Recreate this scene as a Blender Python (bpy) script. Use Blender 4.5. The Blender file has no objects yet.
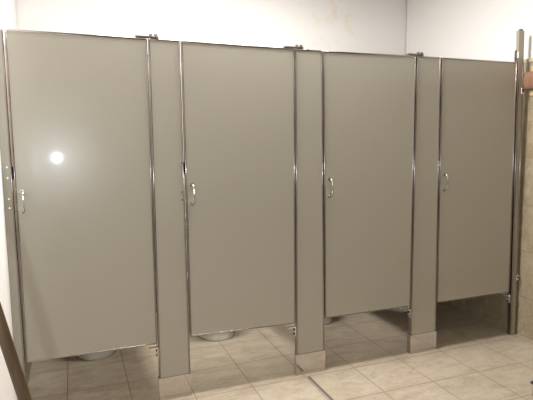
import bpy, bmesh, math, random
from mathutils import Matrix, Vector
random.seed(4)
sc = bpy.context.scene
C = sc.collection
PI = math.pi

# ---------------------------------------------------------------- materials
def new_mat(name):
    m = bpy.data.materials.new(name); m.use_nodes = True
    nt = m.node_tree
    return m, nt, nt.nodes['Principled BSDF']

def setp(b, **k):
    for n, v in k.items():
        b.inputs[n.replace('_', ' ')].default_value = v

def noise(nt, scale, detail=3, rough=.5, vec=None, loc=None):
    n = nt.nodes.new('ShaderNodeTexNoise')
    n.inputs['Scale'].default_value = scale; n.inputs['Detail'].default_value = detail
    n.inputs['Roughness'].default_value = rough
    if vec: nt.links.new(vec, n.inputs['Vector'])
    return n

def ramp(nt, src, stops):
    r = nt.nodes.new('ShaderNodeValToRGB')
    els = r.color_ramp.elements
    while len(els) < len(stops): els.new(.5)
    for e, (p, c) in zip(els, stops):
        e.position = p; e.color = (*c, 1)
    nt.links.new(src, r.inputs[0])
    return r

def simple(name, col, rough=.5, metal=0, var=0.0, nscale=20, coat=0, coat_r=.1, spec=.5):
    m, nt, b = new_mat(name)
    tc = nt.nodes.new('ShaderNodeTexCoord')
    n = noise(nt, nscale, 4, .6, tc.outputs['Object'])
    lo = tuple(c*(1-var) for c in col); hi = tuple(min(1, c*(1+var)) for c in col)
    r = ramp(nt, n.outputs['Fac'], [(.3, lo), (.7, hi)])
    nt.links.new(r.outputs[0], b.inputs['Base Color'])
    setp(b, Roughness=rough, Metallic=metal, Coat_Weight=coat, Coat_Roughness=coat_r, Specular_IOR_Level=spec)
    return m

def tile_mat(name, size_x, size_y, off, cols, grout, axes='XY', rough=.35, mortar=.0022):
    """square tiles laid in a straight grid; off = a grid crossing in world metres"""
    m, nt, b = new_mat(name)
    geo = nt.nodes.new('ShaderNodeTexCoord')
    mp = nt.nodes.new('ShaderNodeMapping')
    nt.links.new(geo.outputs['Object'], mp.inputs['Vector'])
    if axes == 'XY': mp.inputs['Location'].default_value = (-off[0], -off[1], 0)
    sep = nt.nodes.new('ShaderNodeSeparateXYZ')
    comb = nt.nodes.new('ShaderNodeCombineXYZ')
    nt.links.new(mp.outputs[0], sep.inputs[0])
    if axes == 'XY':
        nt.links.new(sep.outputs[0], comb.inputs[0]); nt.links.new(sep.outputs[1], comb.inputs[1])
    elif axes == 'YZ':
        mp.inputs['Location'].default_value = (0, -off[0], -off[1])
        nt.links.new(sep.outputs[1], comb.inputs[0]); nt.links.new(sep.outputs[2], comb.inputs[1])
    else:
        mp.inputs['Location'].default_value = (-off[0], 0, -off[1])
        nt.links.new(sep.outputs[0], comb.inputs[0]); nt.links.new(sep.outputs[2], comb.inputs[1])
    br = nt.nodes.new('ShaderNodeTexBrick')
    br.offset = 0; br.squash = 1
    br.inputs['Scale'].default_value = 1
    br.inputs['Brick Width'].default_value = size_x
    br.inputs['Row Height'].default_value = size_y
    br.inputs['Mortar Size'].default_value = mortar
    br.inputs['Mortar Smooth'].default_value = .3
    br.inputs['Color1'].default_value = (.0, .0, .0, 1)
    br.inputs['Color2'].default_value = (1, 1, 1, 1)
    nt.links.new(comb.outputs[0], br.inputs['Vector'])
    # stone mottling
    mp2 = nt.nodes.new('ShaderNodeMapping'); mp2.inputs['Scale'].default_value = (1, 2.2, 1.6)
    nt.links.new(geo.outputs['Object'], mp2.inputs['Vector'])
    n1 = noise(nt, 7, 6, .62, mp2.outputs[0]); n2 = noise(nt, 38, 5, .6, mp2.outputs[0])
    n1.inputs['Distortion'].default_value = .8
    mix = nt.nodes.new('ShaderNodeMix'); mix.data_type = 'FLOAT'; mix.inputs[0].default_value = .38
    nt.links.new(n1.outputs['Fac'], mix.inputs[2]); nt.links.new(n2.outputs['Fac'], mix.inputs[3])
    r = ramp(nt, mix.outputs[0], [(.36, cols[0]), (.5, cols[1]), (.64, cols[2])])
    # each tile a shade of its own
    tint = nt.nodes.new('ShaderNodeMix'); tint.data_type = 'RGBA'; tint.blend_type = 'MULTIPLY'
    tint.inputs[0].default_value = 1
    r2 = ramp(nt, br.outputs['Color'], [(0, (.93, .92, .90)), (1, (1, 1, 1))])
    nt.links.new(r.outputs[0], tint.inputs[6]); nt.links.new(r2.outputs[0], tint.inputs[7])
    gm = nt.nodes.new('ShaderNodeMix'); gm.data_type = 'RGBA'
    nt.links.new(br.outputs['Fac'], gm.inputs[0])
    nt.links.new(tint.outputs[2], gm.inputs[6]); gm.inputs[7].default_value = (*grout, 1)
    nt.links.new(gm.outputs[2], b.inputs['Base Color'])
    bump = nt.nodes.new('ShaderNodeBump'); bump.inputs['Strength'].default_value = .25; bump.inputs['Distance'].default_value = .002
    inv = nt.nodes.new('ShaderNodeMath'); inv.operation = 'SUBTRACT'; inv.inputs[0].default_value = 1
    nt.links.new(br.outputs['Fac'], inv.inputs[1])
    nt.links.new(inv.outputs[0], bump.inputs['Height']); nt.links.new(bump.outputs[0], b.inputs['Normal'])
    setp(b, Roughness=rough)
    return m

def paint_mat(name, col, stains=False):
    m, nt, b = new_mat(name)
    tc = nt.nodes.new('ShaderNodeTexCoord')
    n = noise(nt, 1.3, 3, .5, tc.outputs['Object'])
    r = ramp(nt, n.outputs['Fac'], [(.3, tuple(c*.985 for c in col)), (.7, col)])
    out = r.outputs[0]
    if stains:   # old yellowish water stains on the upper back wall
        n2 = noise(nt, 9, 4, .6, tc.outputs['Object'])
        sep = nt.nodes.new('ShaderNodeSeparateXYZ'); nt.links.new(tc.outputs['Object'], sep.inputs[0])
        d = nt.nodes.new('ShaderNodeVectorMath'); d.operation = 'DISTANCE'
        nt.links.new(tc.outputs['Object'], d.inputs[0]); d.inputs[1].default_value = (2.3, 1.3, 2.32)
        mr = nt.nodes.new('ShaderNodeMapRange'); mr.inputs[1].default_value = .1; mr.inputs[2].default_value = .42
        mr.inputs[3].default_value = 1; mr.inputs[4].default_value = 0
        nt.links.new(d.outputs['Value'], mr.inputs[0])
        mr2 = nt.nodes.new('ShaderNodeMapRange'); mr2.inputs[1].default_value = .54; mr2.inputs[2].default_value = .68
        nt.links.new(n2.outputs['Fac'], mr2.inputs[0])
        mu = nt.nodes.new('ShaderNodeMath'); mu.operation = 'MULTIPLY'
        nt.links.new(mr.outputs[0], mu.inputs[0]); nt.links.new(mr2.outputs[0], mu.inputs[1])
        mx = nt.nodes.new('ShaderNodeMix'); mx.data_type = 'RGBA'
        nt.links.new(mu.outputs[0], mx.inputs[0]); nt.links.new(out, mx.inputs[6])
        mx.inputs[7].default_value = (col[0]*.95, col[1]*.88, col[2]*.74, 1)
        out = mx.outputs[2]
    nt.links.new(out, b.inputs['Base Color'])
    setp(b, Roughness=.75)
    nb = noise(nt, 140, 3, .6, tc.outputs['Object'])
    bump = nt.nodes.new('ShaderNodeBump'); bump.inputs['Strength'].default_value = .06; bump.inputs['Distance'].default_value = .002
    nt.links.new(nb.outputs['Fac'], bump.inputs['Height']); nt.links.new(bump.outputs[0], b.inputs['Normal'])
    return m

def enamel_mat(name, col):
    m, nt, b = new_mat(name)
    tc = nt.nodes.new('ShaderNodeTexCoord')
    n = noise(nt, 2.0, 3, .5, tc.outputs['Object'])
    r = ramp(nt, n.outputs['Fac'], [(.3, tuple(c*.975 for c in col)), (.7, col)])
    # faint pale scuffs
    mp = nt.nodes.new('ShaderNodeMapping'); mp.inputs['Scale'].default_value = (5, 5, 14)
    nt.links.new(tc.outputs['Object'], mp.inputs['Vector'])
    v = nt.nodes.new('ShaderNodeTexVoronoi'); v.inputs['Scale'].default_value = 1.0
    nt.links.new(mp.outputs[0], v.inputs['Vector'])
    mr = nt.nodes.new('ShaderNodeMapRange'); mr.inputs[1].default_value = .035; mr.inputs[2].default_value = .015
    nt.links.new(v.outputs['Distance'], mr.inputs[0])
    mu = nt.nodes.new('ShaderNodeMath'); mu.operation = 'MULTIPLY'; mu.inputs[1].default_value = .3
    nt.links.new(mr.outputs[0], mu.inputs[0])
    mx = nt.nodes.new('ShaderNodeMix'); mx.data_type = 'RGBA'
    nt.links.new(mu.outputs[0], mx.inputs[0]); nt.links.new(r.outputs[0], mx.inputs[6])
    mx.inputs[7].default_value = (.62, .58, .5, 1)
    nt.links.new(mx.outputs[2], b.inputs['Base Color'])
    setp(b, Roughness=.27, Coat_Weight=.3, Coat_Roughness=.06)
    nb = noise(nt, 60, 3, .5, tc.outputs['Object'])
    bump = nt.nodes.new('ShaderNodeBump'); bump.inputs['Strength'].default_value = .03; bump.inputs['Distance'].default_value = .001
    nt.links.new(nb.outputs['Fac'], bump.inputs['Height']); nt.links.new(bump.outputs[0], b.inputs['Normal'])
    return m

def brushed_mat(name, col, rough=.28, sc3=(3, 3, 220)):
    m, nt, b = new_mat(name)
    tc = nt.nodes.new('ShaderNodeTexCoord')
    mp = nt.nodes.new('ShaderNodeMapping'); mp.inputs['Scale'].default_value = sc3
    nt.links.new(tc.outputs['Object'], mp.inputs['Vector'])
    n = noise(nt, 1, 3, .6, mp.outputs[0])
    r = ramp(nt, n.outputs['Fac'], [(.3, tuple(c*.88 for c in col)), (.7, col)])
    nt.links.new(r.outputs[0], b.inputs['Base Color'])
    mr = nt.nodes.new('ShaderNodeMapRange'); mr.inputs[3].default_value = rough*.8; mr.inputs[4].default_value = rough*1.25
    nt.links.new(n.outputs['Fac'], mr.inputs[0]); nt.links.new(mr.outputs[0], b.inputs['Roughness'])
    setp(b, Metallic=1.0)
    return m

def wood_mat(name, a, c):
    m, nt, b = new_mat(name)
    tc = nt.nodes.new('ShaderNodeTexCoord')
    mp = nt.nodes.new('ShaderNodeMapping'); mp.inputs['Scale'].default_value = (60, 60, 5)
    nt.links.new(tc.outputs['Object'], mp.inputs['Vector'])
    n = noise(nt, 1, 6, .65, mp.outputs[0]); n.inputs['Distortion'].default_value = 1.2
    r = ramp(nt, n.outputs['Fac'], [(.3, a), (.7, c)])
    nt.links.new(r.outputs[0], b.inputs['Base Color']); setp(b, Roughness=.45)
    return m

ENAMEL = enamel_mat('beige_enamel', (.375, .352, .293))
TRIM = brushed_mat('edge_metal', (.33, .295, .28), .2, (3, 3, 3))
def aniso(m):      # metal brushed along its length: highlights stretch sideways
    nt = m.node_tree; b = nt.nodes['Principled BSDF']
    cx = nt.nodes.new('ShaderNodeCombineXYZ'); cx.inputs[0].default_value = 1
    nt.links.new(cx.outputs[0], b.inputs['Tangent']); b.inputs['Anisotropic'].default_value = .95
aniso(TRIM)
TRIMH = brushed_mat('edge_metal_polished', (.36, .33, .31), .2, (220, 3, 3))
STEEL = brushed_mat('brushed_steel', (.62, .595, .585), .09, (220, 3, 3))
CHROME = simple('chrome', (.78, .77, .76), .12, 1, .03)
HINGE = simple('dull_hinge_metal', (.24, .20, .19), .35, 1, .06)
HANDLE = simple('worn_chrome', (.50, .49, .47), .2, 1, .05)
DARKM = simple('dark_zinc', (.10, .09, .08), .4, 1, .1)
POSTM = simple('bronze_grey_enamel', (.33, .29, .225), .3, 0, .04, coat=.3)
FLOOR = tile_mat('floor_tile', .3075, .305, (.4665+.0, -.04), [(.315, .252, .18), (.385, .325, .245), (.445, .385, .302)], (.19, .135, .10), rough=.3, mortar=.0028)
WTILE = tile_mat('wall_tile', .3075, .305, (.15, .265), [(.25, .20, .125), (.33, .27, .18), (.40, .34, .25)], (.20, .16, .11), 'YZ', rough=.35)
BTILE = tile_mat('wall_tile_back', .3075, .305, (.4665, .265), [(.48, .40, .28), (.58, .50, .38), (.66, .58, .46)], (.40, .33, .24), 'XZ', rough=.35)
DTILE = tile_mat('unseen_wall_dark_tile', .3075, .305, (.4665, .265), [(.09, .07, .05), (.13, .10, .075), (.17, .135, .10)], (.07, .055, .04), 'XZ', rough=.5)  # dark tone made up for the unseen front wall, so metal trims reflect dark
WHITE = paint_mat('white_paint', (.80, .775, .75))
WHITEB = paint_mat('white_paint_stained', (.80, .775, .75), True)
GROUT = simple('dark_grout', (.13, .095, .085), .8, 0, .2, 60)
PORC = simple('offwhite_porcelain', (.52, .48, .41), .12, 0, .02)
PLAST = simple('white_plastic', (.80, .78, .74), .3, 0, .02)
WOOD = wood_mat('brown_wood', (.045, .028, .012), (.105, .065, .03))
RACK = wood_mat('reddish_wood', (.17, .085, .05), (.33, .19, .12))
DARKP = simple('dark_plastic', (.035, .022, .028), .4, 0, .15)
BLACK = simple('black_rubber', (.02, .02, .02), .6, 0, .1)
TILECAP = simple('tan_glazed_cap', (.50, .41, .27), .3, 0, .12, 30)

# ---------------------------------------------------------------- helpers
def obj(name, bm, mat, parent=None, smooth=False):
    me = bpy.data.meshes.new(name)
    bmesh.ops.recalc_face_normals(bm, faces=bm.faces)
    bm.to_mesh(me); bm.free()
    me.materials.append(mat)
    for p in me.polygons: p.use_smooth = smooth
    o = bpy.data.objects.new(name, me); C.objects.link(o)
    if parent is not None: o.parent = parent
    return o

def empty(name, loc, label, cat, group=None):
    o = bpy.data.objects.new(name, None); C.objects.link(o)
    o.location = loc; o.empty_display_size = .1
    tag(o, label, cat, group)
    return o

def tag(o, label=None, cat=None, group=None, kind=None):
    if label: o['label'] = label
    if cat: o['category'] = cat
    if group: o['group'] = group
    if kind: o['kind'] = kind
    return o

def bx(bm, x0, x1, y0, y1, z0, z1, bev=0, seg=2):
    r = bmesh.ops.create_cube(bm, size=1)
    vs = r['verts']
    for v in vs:
        v.co = Vector((x0+(x1-x0)*(v.co.x+.5), y0+(y1-y0)*(v.co.y+.5), z0+(z1-z0)*(v.co.z+.5)))
    if bev:
        es = list({e for v in vs for e in v.link_edges})
        bmesh.ops.bevel(bm, geom=es, offset=bev, segments=seg, affect='EDGES', profile=.5)

def hexa(bm, bl, br_, tr, tl, y0, y1, bev=0):
    """upright slab from four (x,z) corners"""
    pts = [bl, br_, tr, tl]
    f = [bm.verts.new((p[0], y0, p[1])) for p in pts]; k = [bm.verts.new((p[0], y1, p[1])) for p in pts]
    fs = [bm.faces.new(f), bm.faces.new(k[::-1])]
    for i in range(4):
        j = (i+1) % 4
        fs.append(bm.faces.new((f[j], f[i], k[i], k[j])))
    if bev:
        es = list({e for q in fs for e in q.edges})
        bmesh.ops.bevel(bm, geom=es, offset=bev, segments=2, affect='EDGES', profile=.5)

def tube(bm, pts, r, n=12, cap=True, ry=None):
    pts = [Vector(p) for p in pts]
    rs = r if isinstance(r, (list, tuple)) else [r]*len(pts)
    rings = []
    up = Vector((0, 0, 1))
    t0 = (pts[1]-pts[0]).normalized()
    if abs(t0.dot(up)) > .95: up = Vector((0, 1, 0))
    for i, p in enumerate(pts):
        t = (pts[min(i+1, len(pts)-1)]-pts[max(i-1, 0)]).normalized()
        a = t.cross(up).normalized(); b = a.cross(t).normalized()
        rings.append([bm.verts.new(p+a*math.cos(2*PI*k/n)*rs[i]+b*math.sin(2*PI*k/n)*(rs[i] if ry is None else ry)) for k in range(n)])
    for A, B in zip(rings, rings[1:]):
        for k in range(n):
            bm.faces.new((A[k], A[(k+1) % n], B[(k+1) % n], B[k]))
    if cap:
        bm.faces.new(rings[0][::-1]); bm.faces.new(rings[-1])

def disc_y(bm, x, z, y0, y1, r, n=14):
    tube(bm, [(x, y0, z), (x, y1, z)], r, n)

NB = bmesh.new
# ---------------------------------------------------------------- the room
XL, XR, YB, YF, ZC = -.047, 2.968, 1.30, -3.1, 2.75
def struct(name, bm, m): return tag(obj(name, bm, m), kind='structure')
b = NB(); bx(b, XL-.15, XR+.15, YF-.15, YB+.15, -.1, 0); struct('floor', b, FLOOR)
b = NB(); bx(b, XL-.15, XR+.15, YF-.15, YB+.15, ZC, ZC+.1); struct('ceiling', b, WHITE)
b = NB(); bx(b, XL-.15, XL, YF-.15, YB, 0, ZC); struct('wall_left', b, WHITE)
b = NB(); bx(b, XL-.15, XR+.15, YB+.01, YB+.15, 1.79, ZC); bx(b, XL-.15, XR+.15, YB+.02, YB+.15, 0, 1.79); struct('wall_back', b, WHITEB)
b = NB(); bx(b, XL, XR, YB, YB+.02, 0, 1.79); struct('trim_2', b, BTILE)
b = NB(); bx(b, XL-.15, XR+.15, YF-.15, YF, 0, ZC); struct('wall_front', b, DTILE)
b = NB(); bx(b, XR+.01, XR+.15, YF, YB, 0, ZC); struct('wall_right', b, WHITE)
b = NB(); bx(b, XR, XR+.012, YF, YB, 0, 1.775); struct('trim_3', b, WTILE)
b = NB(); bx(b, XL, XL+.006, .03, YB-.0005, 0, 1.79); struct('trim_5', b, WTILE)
b = NB(); bx(b, XR-.006, XR+.012, YF, YB, 1.775, 1.80, .004); struct('trim_4', b, TILECAP)
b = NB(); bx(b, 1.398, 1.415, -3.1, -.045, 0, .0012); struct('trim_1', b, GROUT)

# ---------------------------------------------------------------- partitions
# door outlines as (x,z): bottom-left, bottom-right, top-right, top-left
DOORS = [((-.001, .302), (.594, .299), (.597, 1.781), (0, 1.785)),
         ((.762, .312), (1.348, .299), (1.346, 1.774), (.756, 1.780)),
         ((1.530, .303), (2.106, .300), (2.106, 1.775), (1.514, 1.772)),
         ((2.302, .297), (2.884, .296), (2.864, 1.773), (2.286, 1.774))]
DL = ['leftmost beige stall door, with the camera flash glare on its face',
      'second beige stall door from the left, above a visible toilet base',
      'third beige stall door from the left, between two wide pilasters',
      'rightmost beige stall door, hung beside the tall metal post']
T = .022
def lerp(a, b_, t): return (a[0]+(b_[0]-a[0])*t, a[1]+(b_[1]-a[1])*t)
for i, (bl, br_, tr, tl) in enumerate(DOORS):
    ox = (bl[0]+br_[0])/2
    root = empty('stall_door', (ox, 0, .3), DL[i], 'door', 'beige toilet stall doors')
    def L(p): return (p[0]-ox, p[1]-.3)
    e = .006
    BL, BR, TR, TL = map(L, (bl, br_, tr, tl))
    b = NB(); hexa(b, (BL[0]+e, BL[1]+e), (BR[0]-e, BR[1]+e), (TR[0]-e, TR[1]-e), (TL[0]+e, TL[1]-e), 0.001, T-.001)
    obj('panel', b, ENAMEL, root)
    w = .008
    for q in ('left', 'right', 'top', 'bottom'):
        b = NB()
        w = {'left': .0075, 'right': .0075, 'top': .009, 'bottom': .006}[q]
        if q == 'left': hexa(b, BL, (BL[0]+w, BL[1]), (TL[0]+w, TL[1]), TL, -.003, T+.003, .0035)
        if q == 'right': hexa(b, (BR[0]-w, BR[1]), BR, TR, (TR[0]-w, TR[1]), -.003, T+.003, .0035)
        if q == 'top': hexa(b, (TL[0]+w, TL[1]-w), (TR[0]-w, TR[1]-w), (TR[0]-w, TR[1]), (TL[0]+w, TL[1]), -.0008, T+.001, .0012)
        if q == 'bottom': hexa(b, (BL[0]+w, BL[1]), (BR[0]-w, BR[1]), (BR[0]-w, BR[1]+w), (BL[0]+w, BL[1]+w), -.0008, T+.001, .0012)
        obj('edge_trim', b, TRIM if q in ('left', 'right') else TRIMH, root, True)
    # pull handle
    hx = [.029, .790, 1.555, 2.328][i]-ox
    zt, zb = .789, .697
    b = NB()
    pts = [(hx, -.002, zt), (hx, -.016, zt+.001), (hx+.003, -.028, zt-.012), (hx+.005, -.032, (zt+zb)/2), (hx+.003, -.028, zb+.012), (hx, -.016, zb-.001), (hx, -.002, zb)]
    tube(b, pts, [.0055, .0055, .0055, .0065, .0055, .0055, .0055], 10)
    h = obj('handle', b, HANDLE, root, True)
    for z in (zt, zb):
        b = NB(); disc_y(b, hx, z, -.005, .001, .0095); obj('mounting_foot', b, HANDLE, h)
    # slide latch on the inner face, its bar crossing the gap
    b = NB(); lx = BL[0]; zz = .87
    bx(b, lx+.004, lx+.075, T+.002, T+.012, zz-.03, zz+.03, .003)
    la = obj('latch', b, DARKM, root)
    b = NB(); bx(b, lx-.014, lx+.03, T+.004, T+.010, zz-.028, zz+.028, .001); obj('latch_bar', b, BLACK, la)
    b = NB(); disc_y(b, lx+.045, zz, T+.010, T+.03, .008); obj('latch_knob', b, CHROME, la)
    # bottom hinge leaf bolted under the hinge side
    b = NB(); rx = BR[0]
    bx(b, rx-.055, rx-.002, .004, .018, -.010, -.0015, .002)
    tube(b, [(rx-.006, .008, -.012), (rx-.006, .008, .0)], .006, 10)
    obj('hinge', b, CHROME, root)

# pilasters between doors
def xz(p): return p
PIL = [(DOORS[0], DOORS[1]), (DOORS[1], DOORS[2]), (DOORS[2], DOORS[3])]
PLb = ['beige pilaster between the first and second stall doors, tiles mirrored in its steel shoe',
       'beige pilaster between the second and third stall doors, dark floor line starting at its foot',
       'beige pilaster between the third and fourth stall doors, farthest of the three wide ones']
for i, (A, B) in enumerate(PIL):
    gl, gr = .005, .0065
    xl0, xl1 = A[1][0]+gl, A[2][0]+gl; xr0, xr1 = B[0][0]-gr, B[3][0]-gr
    zt = (A[2][1]+B[3][1])/2
    ox = (xl0+xr0)/2
    root = empty('pilaster', (ox, 0, 0), PLb[i], 'pilaster', 'wide pilasters between the stall doors')
    s = .12; e = .005
    xls = xl0+(xl1-xl0)*-.25; xrs = xr0+(xr1-xr0)*-.25
    b = NB(); hexa(b, (xls-ox+e, .0), (xrs-ox-e, .0), (xr1-ox-e, zt-e), (xl1-ox+e, zt-e), .001, T-.001)
    obj('panel', b, ENAMEL, root)
    w = .008
    b = NB(); hexa(b, (xls-ox, s), (xls-ox+w, s), (xl1-ox+w, zt), (xl1-ox, zt), -.003, T+.003, .0035); obj('edge_trim', b, TRIM, root, True)
    b = NB(); hexa(b, (xrs-ox-w, s), (xrs-ox, s), (xr1-ox, zt), (xr1-ox-w, zt), -.003, T+.003, .0035); obj('edge_trim', b, TRIM, root, True)
    b = NB(); hexa(b, (xl1-ox+w, zt-w), (xr1-ox-w, zt-w), (xr1-ox-w, zt), (xl1-ox+w, zt), -.0008, T+.001, .0012); obj('edge_trim', b, TRIMH, root, True)
    # steel shoe: hollow sleeve round the foot
    b = NB(); bx(b, xls-ox-.003, xrs-ox+.003, -.006, T+.006, 0, s, .0015); obj('shoe', b, STEEL, root)
    # screws of latch keeper near the right edge, two pairs
    for z in (1.197-.01*min(i, 2), 1.146-.006*i, 1.055, 1.016):
        b = NB(); disc_y(b, xr0-ox-.0155, z, -.003, .002, .0042, 10)
        obj('screw', b, CHROME, root)
    # keeper of the latch on the back
    b = NB(); bx(b, xr0-ox-.045, xr0-ox+.002, T+.0125, T+.022, 1.13, 1.21, .003); obj('latch_keeper', b, DARKM, root)
    # pivot hinge brackets: top plate over the joint, with two bolt heads
    b = NB(); dx = xl1-ox
    bx(b, dx-.058, dx+.048, -.002, .022, zt+.002, zt+.012, .002)
    th = obj('top_hinge', b, HINGE, root)
    for k in (.012, .036):
        b = NB(); tube(b, [(dx+k, .006, zt+.011), (dx+k, .006, zt+.021)], .0085, 8); obj('bolt', b, HINGE, th)
    b = NB(); bx(b, xl0-ox-.045, xl0-ox+.004, .003, .019, .272, .281, .001)
    bx(b, xl0-ox-.006, xl0-ox-.0005, .000, .022, .226, .281, .001)
    bh = obj('bottom_hinge', b, CHROME, root)
    for z in (.238, .262):
        b = NB(); tube(b, [(xl0-ox-.012, .011, z), (xl0-ox-.005, .011, z)], .006, 8); obj('bolt', b, DARKM, bh)
    # divider running back to the wall
    b = NB(); bx(b, -.012, .012, .03, YB-.005, .305, 1.778, .002); dv = obj('divider_panel', b, ENAMEL, root)
    for z0, z1 in ((.300, .312), (1.768, 1.781)):
        b = NB(); bx(b, -.0145, .0145, .03, YB-.005, z0, z1, .002); obj('edge_trim', b, TRIM, dv)
    for z in (.45, 1.05, 1.62):
        b = NB(); bx(b, -.03, -.0125, T+.0005, T+.045, z, z+.04, .002); obj('bracket', b, STEEL, root); b = NB(); bx(b, .0125, .03, T+.0005, T+.045, z, z+.04, .002); obj('bracket', b, STEEL, root)

# narrow pilaster at the left wall
root = empty('pilaster', (-.03, 0, 0), 'narrow beige filler pilaster against the left wall beside the leftmost door', 'pilaster')
ox = -.03
b = NB(); bx(b, -.0165, .023, .001, T-.001, 0, 1.78); obj('panel', b, ENAMEL, root)
b = NB(); bx(b, .016, .024, -.003, T+.003, .10, 1.785, .0035); obj('edge_trim', b, TRIM, root, True)
for z in (1.197, 1.15, 1.058, 1.018):
    b = NB(); disc_y(b, .005, z, -.003, .002, .0042, 10); obj('screw', b, CHROME, root)
b = NB(); bx(b, -.0165, .022, T+.0125, T+.022, 1.13, 1.21, .003); obj('latch_keeper', b, DARKM, root)

# tall metal post at the right wall
ox = 2.925
root = empty('metal_post', (ox, 0, 0), 'tall narrow metal post standing above the door tops at the right tile wall', 'post')
b = NB(); hexa(b, (2.912-ox, 0), (2.957-ox, 0), (2.913-ox, 1.966), (2.868-ox, 1.966), 0, .022, .002); obj('post_body', b, POSTM, root)
for a, c in ((2.909, 2.8682), (2.948, 2.9075)):
    b = NB(); hexa(b, (a-ox, .0), (a+.011-ox, .0), (c+.011-ox, 1.78), (c-ox, 1.78), -.004, .026, .003); obj('edge_trim', b, TRIM, root, True)
b = NB(); bx(b, -.045, -.020, .004, .018, 1.9665, 1.975, .002); obj('cap', b, DARKM, root)
b = NB(); bx(b, -.080, -.0565, -.008, .012, 1.795, 1.835, .002); th = obj('top_hinge', b, CHROME, root)
b = NB(); tube(b, [(-.078, -.002, 1.777), (-.078, -.002, 1.842)], .0065, 10); obj('hinge_pin', b, DARKM, th)
b = NB(); bx(b, -.030, -.008, -.014, -.0045, 1.575, 1.612, .003); cl = obj('wall_clip', b, CHROME, root)
b = NB(); disc_y(b, -.019, 1.593, -.018, -.012, .005); obj('screw', b, DARKM, cl)
b = NB(); bx(b, .002, .026, -.014, -.0045, .375, .412, .003); cl = obj('wall_clip', b, CHROME, root)
b = NB(); disc_y(b, .014, .393, -.018, -.012, .005); obj('screw', b, DARKM, cl)
b = NB(); bx(b, -.066, -.036, -.004, .022, .272, .281, .001); bx(b, -.041, -.0355, -.008, .022, .226, .281, .001); bh = obj('bottom_hinge', b, CHROME, root)
for z in (.238, .262):
    b = NB(); tube(b, [(-.048, .008, z), (-.0412, .008, z)], .005, 8); obj('bolt', b, DARKM, bh)

# ---------------------------------------------------------------- toilets
def loft(bm, secs, n=32, cap=True):
    """secs: (z, halfwidth, yfront, yback)"""
    rings = []
    for z, hw, yf, yb in secs:
        cy = (yf+yb)/2; ry = (yb-yf)/2; ring = []
        for k in range(n):
            a = 2*PI*k/n
            ca, sa = math.cos(a), math.sin(a)
            p = .8
            ring.append(bm.verts.new((hw*math.copysign(abs(ca)**p, ca), cy+ry*math.copysign(abs(sa)**p, sa), z)))
        rings.append(ring)
    for A, B in zip(rings, rings[1:]):
        for k in range(n): bm.faces.new((A[k], A[(k+1) % n], B[(k+1) % n], B[k]))
    if cap: bm.faces.new(rings[0][::-1]); bm.faces.new(rings[-1])

def make_toilet(x, label):
    root = empty('toilet', (x, .0, 0), label, 'toilet', 'off-white toilets inside the stalls')
    b = NB(); loft(b, [(0, .135, .63, 1.18), (.012, .137, .627, 1.18), (.03, .132, .635, 1.17), (.10, .115, .65, 1.15), (.17, .115, .645, 1.15), (.22, .13, .62, 1.16)])
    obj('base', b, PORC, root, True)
    b = NB(); loft(b, [(.221, .13, .62, 1.1), (.27, .16, .58, 1.1), (.33, .18, .555, 1.1), (.375, .186, .55, 1.1), (.39, .182, .553, 1.1),
                       (.39, .145, .60, 1.0), (.34, .125, .63, .96), (.27, .07, .70, .88)])
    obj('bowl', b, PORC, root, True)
    # seat ring
    b = NB(); n = 32; R = []
    for z, hw, yf, yb in [(.394, .182, .552, 1.02), (.412, .184, .55, 1.02), (.416, .17, .565, 1.0), (.412, .12, .63, .95), (.394, .118, .632, .95)]:
        cy = (yf+yb)/2; ry = (yb-yf)/2
        R.append([b.verts.new((hw*math.cos(2*PI*k/n), cy+ry*math.sin(2*PI*k/n), z)) for k in range(n)])
    for j in range(5):
        A, B_ = R[j], R[(j+1) % 5]
        for k in range(n): b.faces.new((A[k], A[(k+1) % n], B_[(k+1) % n], B_[k]))
    obj('seat', b, PLAST, root, True)
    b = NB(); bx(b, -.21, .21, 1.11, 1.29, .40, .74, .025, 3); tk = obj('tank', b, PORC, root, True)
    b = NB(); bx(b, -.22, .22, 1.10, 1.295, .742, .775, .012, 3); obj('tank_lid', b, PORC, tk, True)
    b = NB(); tube(b, [(-.16, 1.108, .68), (-.16, 1.09, .68), (-.155, 1.085, .68), (-.09, 1.082, .67)], .007, 8); obj('flush_lever', b, CHROME, tk, True)
    return root
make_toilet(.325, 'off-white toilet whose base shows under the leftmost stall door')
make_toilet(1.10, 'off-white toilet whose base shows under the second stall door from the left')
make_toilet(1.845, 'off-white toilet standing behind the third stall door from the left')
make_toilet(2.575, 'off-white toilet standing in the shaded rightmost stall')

# ---------------------------------------------------------------- other things
# round pole leaning on the left wall, low at the left edge of the frame
b = NB()
P0 = Vector((.2655, -1.26, .004)); P1 = Vector((XL+.018, -1.36, 1.49))
tube(b, [P0.lerp(P1, t) for t in (0, .3, .6, 1)], [.0145, .0138, .013, .012], 14)
root = empty('wooden_pole', P0, 'brown wooden pole leaning diagonally on the white wall at the lower left', 'pole')
o = obj('shaft', b, WOOD, root, True); o.matrix_parent_inverse = Matrix.Translation(-P0)
b = NB(); d = (P1-P0).normalized(); tube(b, [P1-d*.03, P1+d*.004, P1+d*.012], [.0145, .0145, .008], 14)
o = obj('end_cap', b, BLACK, root, True); o.matrix_parent_inverse = Matrix.Translation(-P0)

# reddish brown wooden rail with a round peg on the right tile wall
root = empty('wall_rail', (XR, -.2, 1.65), 'reddish brown rounded wooden rail fixed to the right tile wall beside the metal post', 'wall rail')
b = NB()
tube(b, [(-.028, .215, .008), (-.030, .20, .008), (-.030, -.30, .008), (-.028, -.315, .008)], [.035, .047, .047, .035], 20, ry=.022)
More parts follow.
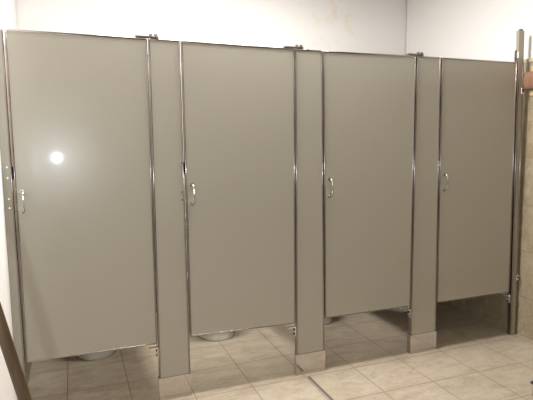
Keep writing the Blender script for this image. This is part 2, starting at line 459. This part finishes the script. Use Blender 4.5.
# stand the oval rail upright
for v in b.verts:
    x, z = v.co.x+.03, v.co.z-.008
    v.co.x = -.03+z*.9; v.co.z = .008+x*1.2
obj('rail', b, RACK, root, True)
b = NB()
for v in (.0,):
    tube(b, [(-.008, -.045, -.062), (-.03, -.045, -.068), (-.05, -.045, -.068), (-.058, -.045, -.068)], [.014, .014, .022, .014], 16)
obj('peg', b, RACK, root, True)
b = NB(); bx(b, -.012, -.002, -.28, .18, -.085, .10, .004); obj('backing_board', b, simple('tan_wood', (.50, .36, .18), .45, 0, .12, 40), root)

# low dark plastic box at the lower right, mostly out of frame
root = empty('plastic_box', (2.475, -.79, 0), 'low dark plastic box on the tiles at the lower right corner', 'box')
b = NB(); bx(b, -.125, .15, -.12, .12, .0, .07, .012, 3); obj('body', b, DARKP, root, True)
b = NB(); bx(b, -.132, .157, -.127, .127, .072, .086, .005); obj('lid', b, DARKP, root)

# ---------------------------------------------------------------- ceiling light and added fill
def em(name, col, s):
    m, nt, bb = new_mat(name)
    setp(bb, Base_Color=(1, 1, 1, 1)); bb.inputs['Emission Color'].default_value = (*col, 1); bb.inputs['Emission Strength'].default_value = s
    return m
def fixture(x, y, sx, sy, z, label, col, power, es):
    root = empty('ceiling_light', (x, y, z), label, 'ceiling light')
    b = NB(); bx(b, -sx/2-.03, sx/2+.03, -sy/2-.03, sy/2+.03, .0, ZC-z-.002, .008); obj('housing', b, simple('white_housing', (.8, .8, .78), .4), root)
    b = NB(); bx(b, -sx/2, sx/2, -sy/2, sy/2, -.012, -.001, .004); obj('diffuser', b, em('lit_diffuser', col, es), root)
    L = bpy.data.lights.new('lamp', 'AREA'); L.shape = 'RECTANGLE'; L.size = sx; L.size_y = sy; L.energy = power; L.color = col
    o = bpy.data.objects.new('lamp', L); C.objects.link(o); o.parent = root; o.location = (0, 0, -.02)
    return root
fixture(1.14, -.045, 1.3, .26, 2.62, 'long bright lit ceiling light just in front of the stall doors', (1, .985, .97), 94, 4)
fixture(1.5, -1.9, 1.2, .4, 2.68, 'dim warm fill light added out of view over the middle of the washroom', (1, .84, .60), 6, .8)  # added warm fill for the door fronts, shaped as a second fixture

# the photographer's flash, beside and below the lens
fl = bpy.data.lights.new('camera_flash', 'POINT'); fl.energy = 34; fl.shadow_soft_size = .012; fl.color = (.86, .93, 1)
fo = bpy.data.objects.new('camera_flash', fl); C.objects.link(fo); fo.location = (.12, -2.485, 1.168)

w = bpy.data.worlds.new('World'); sc.world = w; w.use_nodes = True
w.node_tree.nodes['Background'].inputs[0].default_value = (.8, .75, .68, 1)
w.node_tree.nodes['Background'].inputs[1].default_value = .05

# ---------------------------------------------------------------- camera
cam = bpy.data.cameras.new('camera'); co = bpy.data.objects.new('camera', cam); C.objects.link(co)
cam.sensor_fit = 'HORIZONTAL'; cam.sensor_width = 36; cam.lens = 510.565/533*36; cam.clip_start = .02
cam.shift_x = 0
R = Matrix(((.93422759, .35315052, .05003518), (-.35654275, .92849538, .10379591), (-.00980185, -.11480869, .99333926)))
M = Matrix.Identity(4)
for r in range(3):
    M[r][0] = R[r][0]; M[r][1] = R[r][2]; M[r][2] = -R[r][1]
M.translation = Vector((.23902, -2.48485, 1.29991))
co.matrix_world = M
sc.camera = co
sc.view_settings.view_transform = 'Standard'; sc.view_settings.look = 'None'
sc.view_settings.gamma = 1; sc.view_settings.use_curve_mapping = False
sc.view_settings.exposure = 0.0
